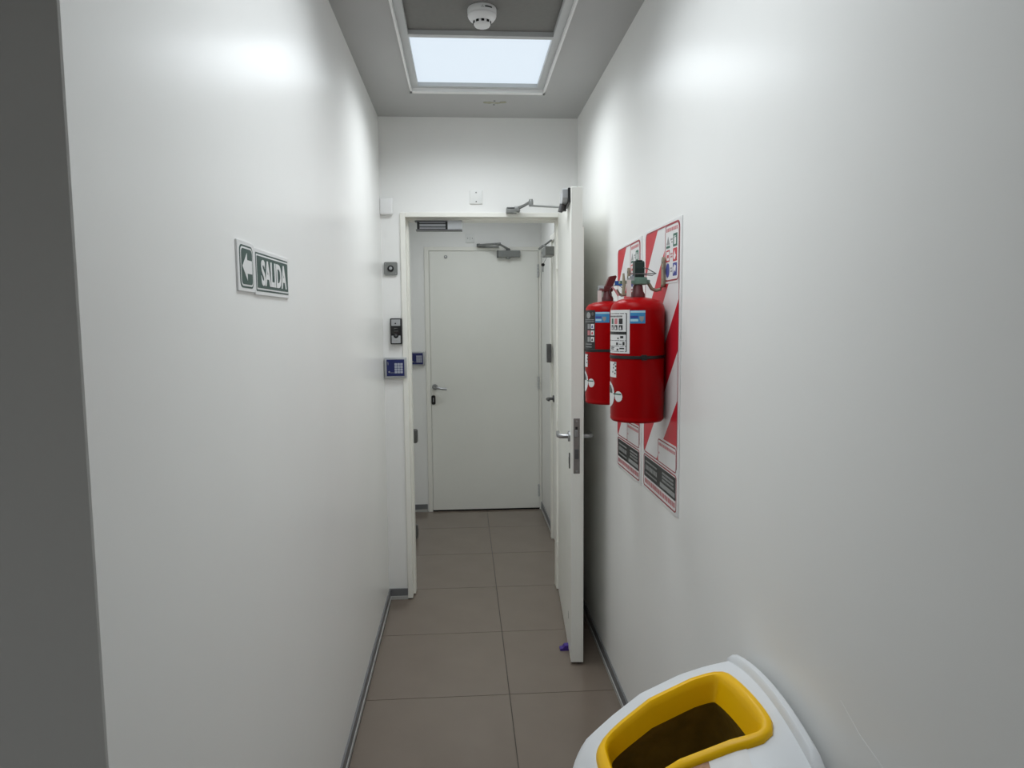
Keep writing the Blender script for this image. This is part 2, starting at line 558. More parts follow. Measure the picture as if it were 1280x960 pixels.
link('lens', mk(lambda bm: disc_y(bm, -.136, 2.074, .006, -.0195, -.0175, 12)), 'white', k)
for z in (.16, 1.055, 1.96):
    def f(bm):
        for i in range(4):
            lathe(bm, [(0, z - .05 + i * .026), (.008, z - .05 + i * .026), (.008, z - .027 + i * .026), (0, z - .027 + i * .026)], FX1 - .006, -.016, 12)
    link('hinge', mk(f), 'tbar', t, smooth=True)

# ================================================================== DOOR HARDWARE
# closer of the far door
t = thing('door_closer', 'grey door closer with folded arm at the top of the far door', 'door closer', (0, YF - .012, 0))
box('body', 'closer', t, .275, .458, -.042, 0, 2.066, 2.118, .004, 2)
box('end_cap', 'darksteel', t, .272, .284, -.044, -.001, 2.062, 2.120, .003, 2)
link('pinion', mk(lambda bm: lathe(bm, [(0, 2.048), (.014, 2.05), (.017, 2.056), (.017, 2.07)], .362, -.024, 16)), 'closer', t, smooth=True)
link('pinion', mk(lambda bm: lathe(bm, [(.017, 2.112), (.017, 2.13), (.012, 2.136), (0, 2.136)], .362, -.024, 16)), 'darksteel', t, smooth=True)
def f(bm):
    tube(bm, [(.362, -.024, 2.130), (.335, -.05, 2.142), (.30, -.075, 2.158), (.26, -.10, 2.160)], .009, 8)
    tube(bm, [(.30, -.096, 2.166), (.25, -.085, 2.163), (.125, -.03, 2.160)], .009, 8)
link('arm', mk(f), 'closer', t, smooth=True)
box('shoe', 'darksteel', t, .112, .14, -.036, .0, 2.146, 2.172, .003, 1)
box('track', 'closer', t, .126, .29, -.02, -.001, 2.142, 2.156, .002, 1)

# stay on the open door
t = thing('door_stay', 'thin grey jointed stay arm from the frame head to the open door', 'door stay', (.25, YD - .012, 2.15))
k = link('bracket', mk(lambda bm: (rbox(bm, -.012, .045, -.045, 0, -.006, .026, .004, 2), rbox(bm, .03, .062, -.05, -.012, .0, .03, .006, 2))), 'closer', t, smooth=True)
box('slot', 'black', k, -.008, .036, -.0465, -.040, .017, .0225)
E1, E2 = Vector((.115, -.10, .045)), Vector((.192, -.712, -.078))
link('short_arm', mk(lambda bm: tube(bm, [(.045, -.035, .018), (.08, -.06, .03), tuple(E1)], [.009, .008, .008], 8)), 'closer', t, smooth=True)
link('knuckle', mk(lambda bm: lathe(bm, [(0, .02), (.010, .02), (.012, .028), (.012, .05), (.009, .058), (0, .058)], E1.x, E1.y, 14)), 'closer', t, smooth=True)
link('rod', mk(lambda bm: tube(bm, [(E1.x, E1.y, .024), tuple(E2)], .0052, 8)), 'closer', t, smooth=True)
link('rod_end', mk(lambda bm: tube(bm, [(E2.x - .006, E2.y, E2.z - .022), (E2.x + .004, E2.y, E2.z + .012)], [.010, .012], 10)), 'darksteel', t, smooth=True)
# housing of the stay on the leaf (built in the leaf's own frame)
def on_leaf(o):
    o.location = (HX - .25, HY - (YD - .012), -2.15)
    o.rotation_euler = (0, 0, ang)
    return o
def f(bm):
    prism(bm, [(LWID - .20, 2.082), (LWID - .05, 2.086), (LWID - .03, 2.10), (LWID - .03, 2.135), (LWID - .05, 2.142), (LWID - .20, 2.138)], -LTH / 2 - .034, -LTH / 2 - .012)
hs = on_leaf(link('housing', mk(f), 'silver', t, label='silver stay housing on the door'))
box('back_plate', 'black', hs, LWID - .21, LWID - .022, -LTH / 2 - .012, -LTH / 2, 2.078, 2.141, .002, 1)
link('pivot_pin', mk(lambda bm: lathe(bm, [(0, 2.058), (.012, 2.058), (.012, 2.09)], LWID - .14, -LTH / 2 - .022, 12)), 'darksteel', hs, smooth=True)

# magnetic lock under the head of the frame
t = thing('magnetic_lock', 'silver magnetic door lock with black core under the frame head', 'door lock', (-.125, YD + .06, DZ - .038))
box('case', 'silver', t, .045, .125, -.03, .03, -.046, .002, .001, 1)
box('case_rail', 'darksteel', t, -.128, .045, -.028, .03, -.006, .002)
box('case_rail', 'darksteel', t, -.128, .125, -.028, .03, -.052, -.046)
c2 = box('core', 'black', t, -.122, .045, -.026, .028, -.046, -.006, .001, 1)
for (z0, z1) in ((-.043, -.036), (-.031, -.018), (-.0125, -.0085)):
    box('pole_strip', 'steel', c2, -.108, .033, -.0285, -.02, z0, z1)
box('mounting_tab', 'darksteel', t, -.134, -.122, -.02, .03, -.004, .002)

# ================================================================== DEVICES ON THE END WALL
def loc_front(x, z):
    return (x, YD, z)
t = thing('junction_box', 'blank white rounded box high in the corner left of the doorway', 'wall box', loc_front(-.407, 2.138))
box('body', 'white', t, -.033, .037, -.028, 0, 0, .088, .008, 3, smooth=True)
box('side_seam', 'darksteel', t, -.0345, -.0315, -.012, -.008, .02, .08)
def wall_plate(label, loc, hor, grp=None):
    t = thing('wall_plate', label, 'wall plate', loc, 0, grp)
    box('cover', 'plate', t, -.034, .034, -.008, 0, -.036, .036, .002, 2, smooth=True)
    for s in (-1, 1):
        px, pz = (s * .018, 0) if hor else (0, s * .024)
        link('screw', mk(lambda bm: disc_y(bm, px, pz, .0036, -.0088, -.007, 12)), 'rubber', t)
    if hor:
        box('slot', 'pgrey', t, -.0012, .0012, -.0086, -.007, -.012, .012)
    return t
wall_plate('blank white wall plate with two screws above the open doorway', loc_front(.077, 2.235), False)
wall_plate('blank wall plate above the closed far door', (.060, YF, 2.218), True)

t = thing('push_button', 'square grey exit button with round black knob beside the door frame', 'push button', loc_front(-.39, 1.818))
link('plate', mk(lambda bm: prism(bm, rrect(-.036, .036, 0, .07, .008), -.012, 0)), 'closer', t)
k = link('bezel', mk(lambda bm: disc_y(bm, 0, .035, .017, -.02, -.012, 24, .003)), 'black', t, smooth=True)
link('button', mk(lambda bm: disc_y(bm, .001, .036, .0085, -.026, -.019, 20, .002)), 'silver', k, smooth=True)
for sx in (-1, 1):
    link('screw', mk(lambda bm: disc_y(bm, sx * .027, .035 - sx * .025, .003, -.0135, -.011, 10)), 'steel', t)

t = thing('video_doorbell', 'slim black and silver video doorbell beside the door frame', 'doorbell', loc_front(-.368, 1.444))
box('body', 'black', t, -.031, .031, -.026, 0, 0, .141, .004, 2, smooth=True)
k = link('top_panel', mk(lambda bm: prism(bm, rrect(-.024, .024, .1, .135, .003), -.0275, -.024)), 'silver', t)
link('microphone_hole', mk(lambda bm: disc_y(bm, -.002, .113, .004, -.0285, -.027, 12)), 'black', k)
def f(bm):
    pts = [(-.024, .006), (.024, .006), (.024, .047)]
    pts += [(.014 - .014 * (1 - math.cos(a)) , .047 - .014 * math.sin(a)) for a in [PI * i / 10 for i in range(11)]]
    pts += [(-.024, .047)]
    prism(bm, pts, -.0275, -.024)
k = link('bottom_panel', mk(f), 'silver', t)
link('small_print', mk(lambda bm: dashes(bm, -.014, .014, .016, .022, -.028, 1, .7, 4)), 'pgrey', k)
k = link('camera_ring', mk(lambda bm: disc_y(bm, 0, .049, .013, -.031, -.026, 20, .002)), 'black', t, smooth=True)
link('lens', mk(lambda bm: disc_y(bm, 0, .049, .007, -.0325, -.03, 16)), 'darksteel', k)
link('sensor_strip', mk(lambda bm: (prism(bm, rrect(-.012, .012, .07, .073, .001), -.027, -.0255), prism(bm, rrect(-.009, .009, .085, .088, .001), -.027, -.0255))), 'rubber', t)
box('back_plate', 'silver', t, -.033, .036, -.006, 0, .004, .138, .002, 1)

def keypad(label, loc):
    t = thing('keypad', label, 'keypad', loc)
    box('housing', 'silver', t, -.06, .06, -.024, 0, 0, .112, .004, 2, smooth=True)
    p = box('face', 'blue', t, -.048, .048, -.026, -.02, .011, .102, .001, 1)
    for i in range(3):
        for j in range(4):
            x0, z0 = -.005 + i * .0155, .026 + j * .0145
            box('key', 'key', p, x0, x0 + .0135, -.0275, -.0255, z0, z0 + .0125, .0012, 1)
    link('small_print', mk(lambda bm: (dashes(bm, -.028, -.008, .027, .032, -.0266, 1, .8, 3), prism(bm, circ(-.034, .034, .005, 12), -.0266, -.026), dashes(bm, -.043, -.037, .07, .09, -.0266, 4, .7, 8))), 'pgrey', p)
    return t
keypad('silver access keypad with blue face on the wall by the open doorway', loc_front(-.375, 1.259))
keypad('access keypad half hidden by the door jamb in the lobby', (-.378, YF, 1.206))

# ================================================================== LOBBY BEHIND THE DOORWAY
# side door in the right wall of the lobby
t = thing('door_3', 'white side door in the right wall of the lobby', 'door', (XR, 4.95, 0), RW, kind='structure')
def f(bm):
    rbox(bm, 0, .045, -.022, 0, 0, 2.15, .002, 1)
    rbox(bm, .835, .88, -.022, 0, 0, 2.15, .002, 1)
    rbox(bm, .045, .835, -.022, 0, 2.105, 2.15, .002, 1)
link('frame', mk(f), 'frame', t)
box('leaf', 'leaf', t, .047, .833, -.008, 0, .01, 2.103, .001, 1)
t2 = t
lever(t2, .10, 1.02, -.008, -1, .09, 'darksteel')
t = thing('door_closer', 'grey door closer seen end-on on the lobby side door', 'door closer', (XR, 4.86, 2.02), RW)
box('body', 'closer', t, 0, .2, -.088, -.022, -.028, .03, .004, 2)
link('end_cap', mk(lambda bm: lathe(bm, [(0, 0), (.02, 0), (.022, .004), (.022, .012)], 0, 0, 18, Matrix.Translation((-.012, -.068, .004)) @ Matrix.Rotation(PI / 2, 4, 'Y'))), 'black', t, smooth=True)
link('adjusting_screw', mk(lambda bm: lathe(bm, [(0, 0), (.008, 0), (.008, .004)], 0, 0, 12, Matrix.Translation((-.016, -.064, .010)) @ Matrix.Rotation(PI / 2, 4, 'Y'))), 'steel', t)
link('arm', mk(lambda bm: tube(bm, [(.1, -.05, .03), (.04, -.085, .05), (-.02, -.11, .03), (.06, -.03, .085)], .007, 8)), 'closer', t, smooth=True)
t = thing('key_pendant', 'tiny dark key hanging below the lobby side door closer', 'key', (.565, 5.0, 1.93))
link('bow', mk(lambda bm: disc_y(bm, 0, .025, .012, -.003, .003, 14)), 'black', t)
box('blade', 'darksteel', t, -.003, .003, -.001, .001, -.025, .018)
link('cord', mk(lambda bm: tube(bm, [(0, 0, .03), (.02, -.05, .07)], .0015, 6)), 'darksteel', t)
t = thing('card_reader', 'narrow dark grey reader box on the frame of the lobby side door', 'card reader', (XR - .022, 4.93, 1.27), RW)
box('body', 'darksteel', t, -.01, .05, -.03, 0, 0, .13, .004, 2)
box('face', 'silver', t, -.004, .044, -.033, -.03, .008, .122, .002, 1)
# hardware peeking out from behind the left jamb
t = thing('wall_bumper', 'grey rounded knob peeking out beyond the left door jamb', 'bumper', (XL, 5.30, .70), LW)
box('mount', 'rubber', t, -.02, .02, -.03, 0, -.04, .04, .004, 2)
box('pad', 'rubber', t, -.03, .03, -.082, -.03, -.052, .052, .014, 3, smooth=True)
t = thing('door_stop', 'dark round floor stop behind the foot of the left jamb', 'door stop', (-.385, 5.02, 0))
link('wheel', mk(lambda bm: lathe(bm, [(0, 0), (.032, 0), (.036, .01), (.038, .05), (.034, .095), (.02, .105), (0, .106)], 0, 0, 20)), 'rubber', t, smooth=True)
link('cap', mk(lambda bm: lathe(bm, [(.02, .105), (.014, .112), (0, .113)], 0, 0, 14)), 'darksteel', t, smooth=True)
ceiling_light(4.55, 5.15, 'ceiling light panel of the lobby, out of sight above the doorway', -.2, .4, ZC - .062, LAMP_VEST)

# purple wedge by the open door
t = thing('door_wedge', 'small purple wedge on the floor against the open door', 'door wedge', (.456, 3.215, 0))
def f(bm):
    for (x, z0, z1) in ((-.016, 0, .009), (.034, 0, .028)):
        pass
    prism(bm, [(-.018, 0), (.034, 0), (.034, .026), (.004, .024), (-.004, .012), (-.018, .009)], -.016, .016)
link('body', mk(f), 'purple', t)

# ================================================================== EXIT SIGN ON THE LEFT WALL
t = thing('direction_sign', 'white arrow on a small green plate on the left wall', 'sign', (XL, 1.4155, 1.638), LW)
box('board', 'board', t, 0, .1115, -.004, 0, 0, .1, .0006, 1)
p = link('border_print', mk(lambda bm: prism(bm, rrect(.012, .1, .007, .092, .014), -.0045, -.004)), 'sgreen', t)
link('border_line', mk(lambda bm: prism(bm, rrect(.0165, .0955, .0105, .0885, .012), -.0049, -.0045)), 'board', p)
link('field', mk(lambda bm: prism(bm, rrect(.0205, .0915, .014, .085, .010), -.0053, -.0049)), 'sgreen', p)
link('arrow', mk(lambda bm: prism(bm, [(.025, .0495), (.056, .022), (.056, .036), (.088, .036), (.088, .063), (.056, .063), (.056, .077)], -.0057, -.0053)), 'board', t)
t = thing('exit_sign', 'green plate reading SALIDA in white capitals on the left wall', 'sign', (XL, 1.5285, 1.634), LW)
box('board', 'board', t, 0, .284, -.004, 0, 0, .098, .0006, 1)
p = link('border_print', mk(lambda bm: prism(bm, rrect(.006, .278, .008, .09, .003), -.0045, -.004)), 'sgreen', t)
link('border_line', mk(lambda bm: prism(bm, rrect(.009, .275, .0115, .0865, .002), -.0049, -.0045)), 'board', p)
link('field', mk(lambda bm: prism(bm, rrect(.0125, .2715, .015, .083, .002), -.0053, -.0049)), 'sgreen', p)
text_mesh('lettering', 'SALIDA', 'board', t, .1465, .0235, .0735, -.0057, .88, .0024)

# ================================================================== SMOKE DETECTOR
t = thing('smoke_detector', 'round white smoke detector under the grey ceiling panel', 'smoke detector', (.081, 2.635, ZC + .0300))
link('base', mk(lambda bm: lathe(bm, [(0, 0), (.050, 0), (.052, -.004), (.052, -.018), (.0505, -.021), (.0505, -.024), (.0515, -.026), (.049, -.033), (.043, -.041), (.033, -.046)], 0, 0, 40)), 'white', t, smooth=True)
hd = link('chamber', mk(lambda bm: lathe(bm, [(.033, -.044), (.031, -.05), (.030, -.056), (.026, -.062), (.017, -.066), (0, -.067)], 0, 0, 36)), 'white', t, smooth=True)
for i in range(10):
    a = 2 * PI * i / 10 + .05 - PI / 2
    bm = bmesh.new()
    rbox(bm, -.0052, .0052, -.0015, .0015, -.004, .004)
    bmesh.ops.transform(bm, matrix=Matrix.Translation((.0312 * math.cos(a), .0312 * math.sin(a), -.0495)) @ Matrix.Rotation(a + PI / 2, 4, 'Z'), verts=bm.verts[:])
    link('vent_slot', bm, 'black', hd)
def f(bm):
    for k in range(7):
        a = -PI / 2 + .22 + k * .075
        b = bmesh.new()
        rbox(bm, 0, 0, 0, 0, 0, 0) if False else None
        v = []
        for (da, z) in ((-.04, -.0095), (.04, -.0095), (.04, -.0145), (-.04, -.0145)):
            v.append(bm.verts.new((.0524 * math.cos(a + da), .0524 * math.sin(a + da), z)))
        bm.faces.new(v)
        b.free()
link('printed_mark', mk(f), 'pblack', t)
def f(bm):
    for (a0, a1, z0, z1) in ((-.10, .12, -.0155, -.0135), (-.02, .04, -.0115, -.009)):
        v = [bm.verts.new((.0524 * math.cos(-PI / 2 + a), .0524 * math.sin(-PI / 2 + a), z)) for a, z in ((a0, z0), (a1, z0), (a1, z1), (a0, z1))]
        bm.faces.new(v)
link('printed_mark', mk(f), 'pgrey', t)

# ================================================================== EXTINGUISHER POSTERS ON THE RIGHT WALL
def poster(label, y_left, z0, lean=0.0, W=.392):
    H = .885
    t = thing('extinguisher_board', label, 'sign board', (XR, y_left, z0), RW)
    t.rotation_euler = (0, lean, RW)
    box('board', 'board', t, 0, W, -.003, 0, 0, H, .0005, 1)
    y1, y2, y3, y4, y5 = -.0034, -.0038, -.0042, -.0046, -.0050
    # frame print: rounded outline around the stripes
    o, i = rrect(.010, W - .018, .128, H - .008, .022), rrect(.013, W - .021, .1315, H - .0125, .020)
    link('border_print', mk(lambda bm: ringprism(bm, o, i, y2, -.003)), 'pborder', t)
    area = rrect(.013, W - .021, .1315, H - .0125, .020)
    for c0, c1 in ((-.95, -.715), (-.562, -.412), (-.258, -.108), (.042, .4)):
        p = clip(clip(area, 1, -1, c1), -1, 1, -c0)
        if len(p) > 2:
            link('stripe', mk(lambda bm: prism(bm, p, y1, -.003)), 'pred', t)
    # pictogram panel, top right
    a, b, c, d = W - .164, W - .022, H * .795, H - .010
    pn = link('pictogram_panel', mk(lambda bm: prism(bm, rrect(a - .006, b, c - .006, d, .02), y3, -.0034)), 'board', t)
    link('outline', mk(lambda bm: ringprism(bm, rrect(a, b, c, d, .018), rrect(a + .004, b - .004, c + .0045, d - .0045, .015), y4, y3)), 'pborder', pn)
    link('heading', mk(lambda bm: dashes(bm, a + .012, b - .012, d - .026, d - .008, y4, 1, .8, 5)), 'ppink', pn)
    h = (d - c - .042) / 3
    for k, (mt1, mt2) in enumerate((('pgreen', 'pgreen'), ('pred', 'pred'), ('pblue', 'pblue'))):
        zz = d - .030 - (k + 1) * h
        if k == 0:
            link('pictogram', mk(lambda bm: (prism(bm, [(a + .014, zz + .012), (a + .050, zz + .012), (a + .032, zz + h - .006)], y4, y3), prism(bm, [(a + .012, zz + .002), (a + .052, zz + .002), (a + .052, zz + .009), (a + .012, zz + .009)], y4, y3))), 'pgrey', pn)
            link('pictogram', mk(lambda bm: prism(bm, [(a + .014, zz + .002), (a + .050, zz + .002), (a + .050, zz + .009), (a + .014, zz + .009)], y5, y4)), 'pgreen', pn)
        elif k == 1:
            link('pictogram', mk(lambda bm: (ringprism(bm, rrect(a + .012, a + .050, zz + .004, zz + h - .004, .001), rrect(a + .016, a + .046, zz + .008, zz + h - .008, .001), y4, y3), prism(bm, rrect(a + .022, a + .040, zz + .016, zz + h - .018, .003), y4, y3))), 'pred', pn)
        else:
            link('pictogram', mk(lambda bm: prism(bm, circ(a + .031, zz + h / 2, .019, 16, .022), y4, y3)), 'pblue', pn)
        link('arrow_print', mk(lambda bm: dashes(bm, a + .058, a + .078, zz + h * .3, zz + h * .7, y4, 2, .7, k + 2)), 'pgrey' if k != 1 else 'ppink', pn)
        q = link('pictogram', mk(lambda bm: prism(bm, rrect(b - .058, b - .018, zz + .002, zz + h - .003, .002), y4, y3)), mt2, pn)
        if k == 0:
            link('symbol', mk(lambda bm: (prism(bm, rrect(b - .047, b - .029, zz + .008, zz + h * .66, .004), y5, y4), prism(bm, [(b - .050, zz + h * .70), (b - .032, zz + h * .70), (b - .032, zz + h * .76), (b - .050, zz + h * .76)], y5, y4))), 'board', pn)
        elif k == 1:
            link('symbol', mk(lambda bm: prism(bm, [(b - .050, zz + .010), (b - .038, zz + .006), (b - .026, zz + .02), (b - .034, zz + h * .5), (b - .040, zz + h - .008), (b - .052, zz + h * .42)], y5, y4)), 'board', pn)
        else:
            link('symbol', mk(lambda bm: prism(bm, [(b - .054, zz + h * .6), (b - .040, zz + h - .008), (b - .026, zz + h * .7), (b - .030, zz + .012), (b - .038, zz + h * .45), (b - .050, zz + .008)], y5, y4)), 'board', pn)
    # blank date panel
    a, b, c, d = W * .47, W - .022, .1285, .204
    pn = link('date_panel', mk(lambda bm: prism(bm, rrect(a - .003, b + .001, c, d + .006, .010), y3, -.003)), 'board', t)
    link('outline', mk(lambda bm: ringprism(bm, rrect(a, b, c, d, .010), rrect(a + .003, b - .003, c + .003, d - .0035, .008), y4, y3)), 'pborder', pn)
    link('heading', mk(lambda bm: dashes(bm, a + .010, b - .010, d - .024, d - .008, y4, 1, .8, 11)), 'ppink', pn)
    link('small_print', mk(lambda bm: prism(bm, circ(a + .014, c + .030, .004, 10), y4, y3)), 'ppink', pn)
    # lower panel
    a, b, c, d = .012, W - .018, .008, .122
    pn = link('lower_panel', mk(lambda bm: ringprism(bm, rrect(a, b, c, d, .014), rrect(a + .003, b - .003, c + .004, d - .004, .012), y2, -.003)), 'pborder', t)
    link('black_field', mk(lambda bm: prism(bm, rrect(a + .010, b - .008, c + .036, d - .008, .004), y2, -.003)), 'pblack', pn)
    link('heading', mk(lambda bm: (dashes(bm, a + .03, W * .45, c + .058, d - .030, y4, 1, .9, 21), dashes(bm, a + .03, W * .45, d - .028, d - .019, y4, 1, .9, 22), dashes(bm, a + .03, W * .45, c + .046, c + .055, y4, 1, .9, 25))), 'pgrey', pn)
    link('small_print', mk(lambda bm: dashes(bm, W * .60, b - .024, c + .064, d - .016, y4, 3, .9, 23)), 'pgrey', pn)
    link('white_bar', mk(lambda bm: prism(bm, rrect(W * .54, b - .012, c + .044, c + .058, .001), y4, y2)), 'pgrey', pn)
    link('footer_print', mk(lambda bm: dashes(bm, a + .018, b - .014, c + .008, c + .034, y2, 1, .95, 24)), 'ppink', pn)
    return t
poster('red and white striped extinguisher board nearest the viewer, behind the extinguisher with the white label', 2.42, .985, 0, .412)
poster('red and white striped extinguisher board farther back, beside the open door', 2.842, .972, -.02)

# ================================================================== FIRE EXTINGUISHERS
def wrap(bm, R, a0, a1, z0, z1, cy, off, n=14):
    """label patch around a cylinder; angle 0 faces the corridor (local -y), positive towards local +x"""
    rows_ = []
    for z in (z0, z1):
        rows_.append([bm.verts.new(((R + off) * math.sin(a0 + (a1 - a0) * i / n), cy - (R + off) * math.cos(a0 + (a1 - a0) * i / n), z)) for i in range(n + 1)])
    for i in range(n):
        bm.faces.new((rows_[0][i], rows_[0][i + 1], rows_[1][i + 1], rows_[1][i]))

def wrap_poly(bm, R, pts, cy, off):
    """pts in (angle, z)"""
    a0, a1, n = min(p[0] for p in pts), max(p[0] for p in pts), 14
    lo, hi = [], []
    for i in range(n + 1):
        a = a0 + (a1 - a0) * (.002 + .996 * i / n)
        zs = []
        for p, q in zip(pts, pts[1:] + pts[:1]):
            if (p[0] - a) * (q[0] - a) <= 0 and p[0] != q[0]:
                zs.append(p[1] + (q[1] - p[1]) * (a - p[0]) / (q[0] - p[0]))
        P = [bm.verts.new(((R + off) * math.sin(a), cy - (R + off) * math.cos(a), z)) for z in (min(zs), max(zs))]
        lo.append(P[0])
        hi.append(P[1])
    for i in range(n):
        bm.faces.new((lo[i], lo[i + 1], hi[i + 1], hi[i]))

def extinguisher(label, y, near):
    Z = 1.258
    t = thing('fire_extinguisher', label, 'fire extinguisher', (XR, y, Z), RW, 'fire extinguishers on the right wall')
    R, cy = .083, -.089
    D = math.radians
    H = .352
    link('cylinder', mk(lambda bm: lathe(bm, [(0, .012), (.055, .012), (.070, .004), (.078, 0), (R, .006), (R, .012), (R - .0008, .016), (R, .020), (R, H - .012), (R + .0006, H - .006), (R - .001, H), (R - .004, H + .009),
                                               (R - .013, H + .019), (R - .030, H + .026), (.03, H + .031), (.02, H + .032), (0, H + .033)], 0, cy, 48)), 'red', t, smooth=True)
    link('neck', mk(lambda bm: lathe(bm, [(.022, H + .028), (.022, H + .042), (.017, H + .050), (.015, H + .066), (.012, H + .072), (0, H + .072)], 0, cy, 20)), 'neck', t, smooth=True)
    # labels
    if near:
        lb = link('instruction_label', mk(lambda bm: wrap(bm, R, D(-60), D(60), .213, .345, cy, .0006, 20)), 'board', t)
        link('label_outline', mk(lambda bm: [wrap(bm, R, D(a), D(b), z0, z1, cy, .0009, 10) for a, b, z0, z1 in ((-54, 54, .333, .335), (-54, 54, .218, .2195), (52, 54, .22, .335), (-54, -52, .22, .335), (-54, 54, .251, .2525), (-54, 54, .234, .2355))]), 'pblack', lb)
        link('heading', mk(lambda bm: [wrap(bm, R, D(a), D(a + 2.6), .323, .328, cy, .0009, 2) for a in range(-40, 42, 4)]), 'pblack', lb)
        for k, (a, m1) in enumerate(((-40, 'pgreen'), (-14, 'pred'), (6, 'pgreen'), (20, 'ppink'), (34, 'pblack'))):
            link('class_symbol', mk(lambda bm: wrap(bm, R, D(a), D(a + 10), .302, .319, cy, .0009, 4)), m1, lb)
            link('class_symbol', mk(lambda bm: (wrap(bm, R, D(a), D(a + 10), .284, .299, cy, .0009, 4))), 'pblack', lb)
            link('class_figure', mk(lambda bm: wrap_poly(bm, R, [(D(a + 2), .286), (D(a + 7), .286), (D(a + 5), .296), (D(a + 3), .293)], cy, .0012)), 'board', lb)
        link('black_bar', mk(lambda bm: wrap(bm, R, D(-53), D(52), .270, .279, cy, .0009, 12)), 'pblack', lb)
        link('instruction_figure', mk(lambda bm: [wrap(bm, R, D(a), D(a + w), z, z + h, cy, .0009, 3) for a, w, z, h in ((38, 8, .259, .007), (30, 4, .256, .005), (26, 6, .238, .008), (44, 5, .238, .010), (34, 8, .240, .002), (28, 5, .221, .006), (36, 12, .226, .004), (-30, 20, .256, .006), (-30, 20, .24, .006), (-30, 20, .222, .006), (4, 14, .224, .003), (4, 16, .229, .003))]), 'pblack', lb)
    else:
        lb = link('instruction_label', mk(lambda bm: wrap(bm, R, D(-50), D(46), .195, .350, cy, .0006, 20)), 'pblack', t)
        link('round_emblem', mk(lambda bm: wrap_poly(bm, R, [(D(22 + 9 * math.cos(u)), .331 + .012 * math.sin(u)) for u in [2 * PI * i / 14 for i in range(14)]], cy, .0010)), 'pgrey', lb)
        link('round_emblem', mk(lambda bm: wrap_poly(bm, R, [(D(38 + 4 * math.cos(u)), .336 + .007 * math.sin(u)) for u in [2 * PI * i / 10 for i in range(10)]], cy, .0010)), 'rubber', lb)
        link('heading', mk(lambda bm: [wrap(bm, R, D(a), D(a + 3), z, z + .003, cy, .0009, 2) for a in range(-40, 44, 4) for z in (.313, .306)]), 'pgrey', lb)
        for i, z in enumerate((.281, .257, .233)):
            for a in (18, 32):
                link('class_symbol', mk(lambda bm: wrap(bm, R, D(a), D(a + 11), z, z + .018, cy, .0009, 4)), ('pgrey', 'ppink', 'pgrey')[i] if a < 20 else 'board', lb)
            link('class_figure', mk(lambda bm: wrap_poly(bm, R, [(D(34), z + .003), (D(40), z + .004), (D(38), z + .014), (D(35), z + .011)], cy, .0012)), ('pblue', 'pred', 'pblack')[i], lb)
        link('footer_print', mk(lambda bm: [wrap(bm, R, D(a), D(a + 3), z, z + .004, cy, .0009, 2) for a in range(8, 34, 4) for z in (.222, .212)]), 'pgrey', lb)
    a0, a1 = (60.5, 92) if near else (46.5, 84)
    sk = link('inspection_sticker', mk(lambda bm: wrap(bm, R, D(a0), D(a1), .304, .343, cy, .0007, 8)), 'plblue', t)
    link('sticker_band', mk(lambda bm: (wrap(bm, R, D(a0 + 1), D(a1), .336, .342, cy, .001, 8), wrap(bm, R, D(a0 + 1), D(a0 + 17), .310, .317, cy, .001, 6))), 'ppale', sk)
    link('sticker_text', mk(lambda bm: (wrap(bm, R, D(a0 + 1), D(a0 + 17), .320, .327, cy, .001, 6))), 'pblue', sk)
    link('sticker_shield', mk(lambda bm: wrap_poly(bm, R, [(D(a0 + 19), .325), (D(a0 + 29), .325), (D(a0 + 28), .314), (D(a0 + 24), .308), (D(a0 + 20), .314)], cy, .001)), 'pgrey', sk)
    # strap and lower stickers
    def strap(bm):
        lathe(bm, [(R + .0004, .196), (R + .0022, .197), (R + .0022, .205), (R + .0004, .206)], 0, cy, 48)
    st = link('strap', mk(strap), 'blackstrap', t, smooth=True)
    box('buckle', 'blackstrap', st, R - .002, R + .006, cy - .008, cy + .008, .193, .209, .001, 1)
    s2 = link('serial_sticker', mk(lambda bm: wrap(bm, R, D(-20), D(27 if near else 18), .138, .186, cy, .0007, 8)), 'board', t)
    link('serial_print', mk(lambda bm: [wrap(bm, R, D(a), D(a + 4), z, z + .005, cy, .001, 2) for a, z in ((16, .175), (15, .165), (21, .148), (23, .158), (23, .170), (21, .180), (12, .152))]), 'pblack', s2)
    e = 22 if near else 24
    em = link('round_sticker', mk(lambda bm: wrap_poly(bm, R, [(D(26 * math.cos(u) - 4), .083 + .040 * math.sin(u)) for u in [2 * PI * i / 24 for i in range(24)]], cy, .0012)), 'board', t)
    link('sticker_lobe', mk(lambda bm: wrap_poly(bm, R, [(D(34 + 11 * math.cos(u)), .080 + .0165 * math.sin(u)) for u in [2 * PI * i / 18 for i in range(18)]] , cy, .0014)), 'board', em)
    link('sticker_text', mk(lambda bm: (wrap(bm, R, D(18), D(42), .085, .089, cy, .0018, 6),)), 'pgreen', em)
    link('sticker_field', mk(lambda bm: wrap_poly(bm, R, [(D(a), z) for a, z in ((-14, .088), (14, .088), (12, .100), (4, .112), (-8, .112), (-14, .1))], cy, .0018)), 'rubber', em)
    # valve
    if near:
        v = link('valve', mk(lambda bm: (rbox(bm, -.016, .016, cy - .014, cy + .026, H + .070, H + .094, .004, 2), tube(bm, [(0, cy + .02, H + .080), (0, cy + .036, H + .078)], .008, 10))), 'brassgreen', t)
        def lev(bm):
            p = [(-.014, H + .090), (.014, H + .090), (.016, H + .12), (.014, H + .138), (.008, H + .143), (-.008, H + .143), (-.014, H + .138), (-.016, H + .12)]
            prism(bm, [(a, z) for a, z in p], cy - .013, cy + .017)
            rbox(bm, -.010, .010, cy - .008, cy + .012, H + .142, H + .146, .0015, 1)
        link('lever', mk(lev), 'darkgreen', t)
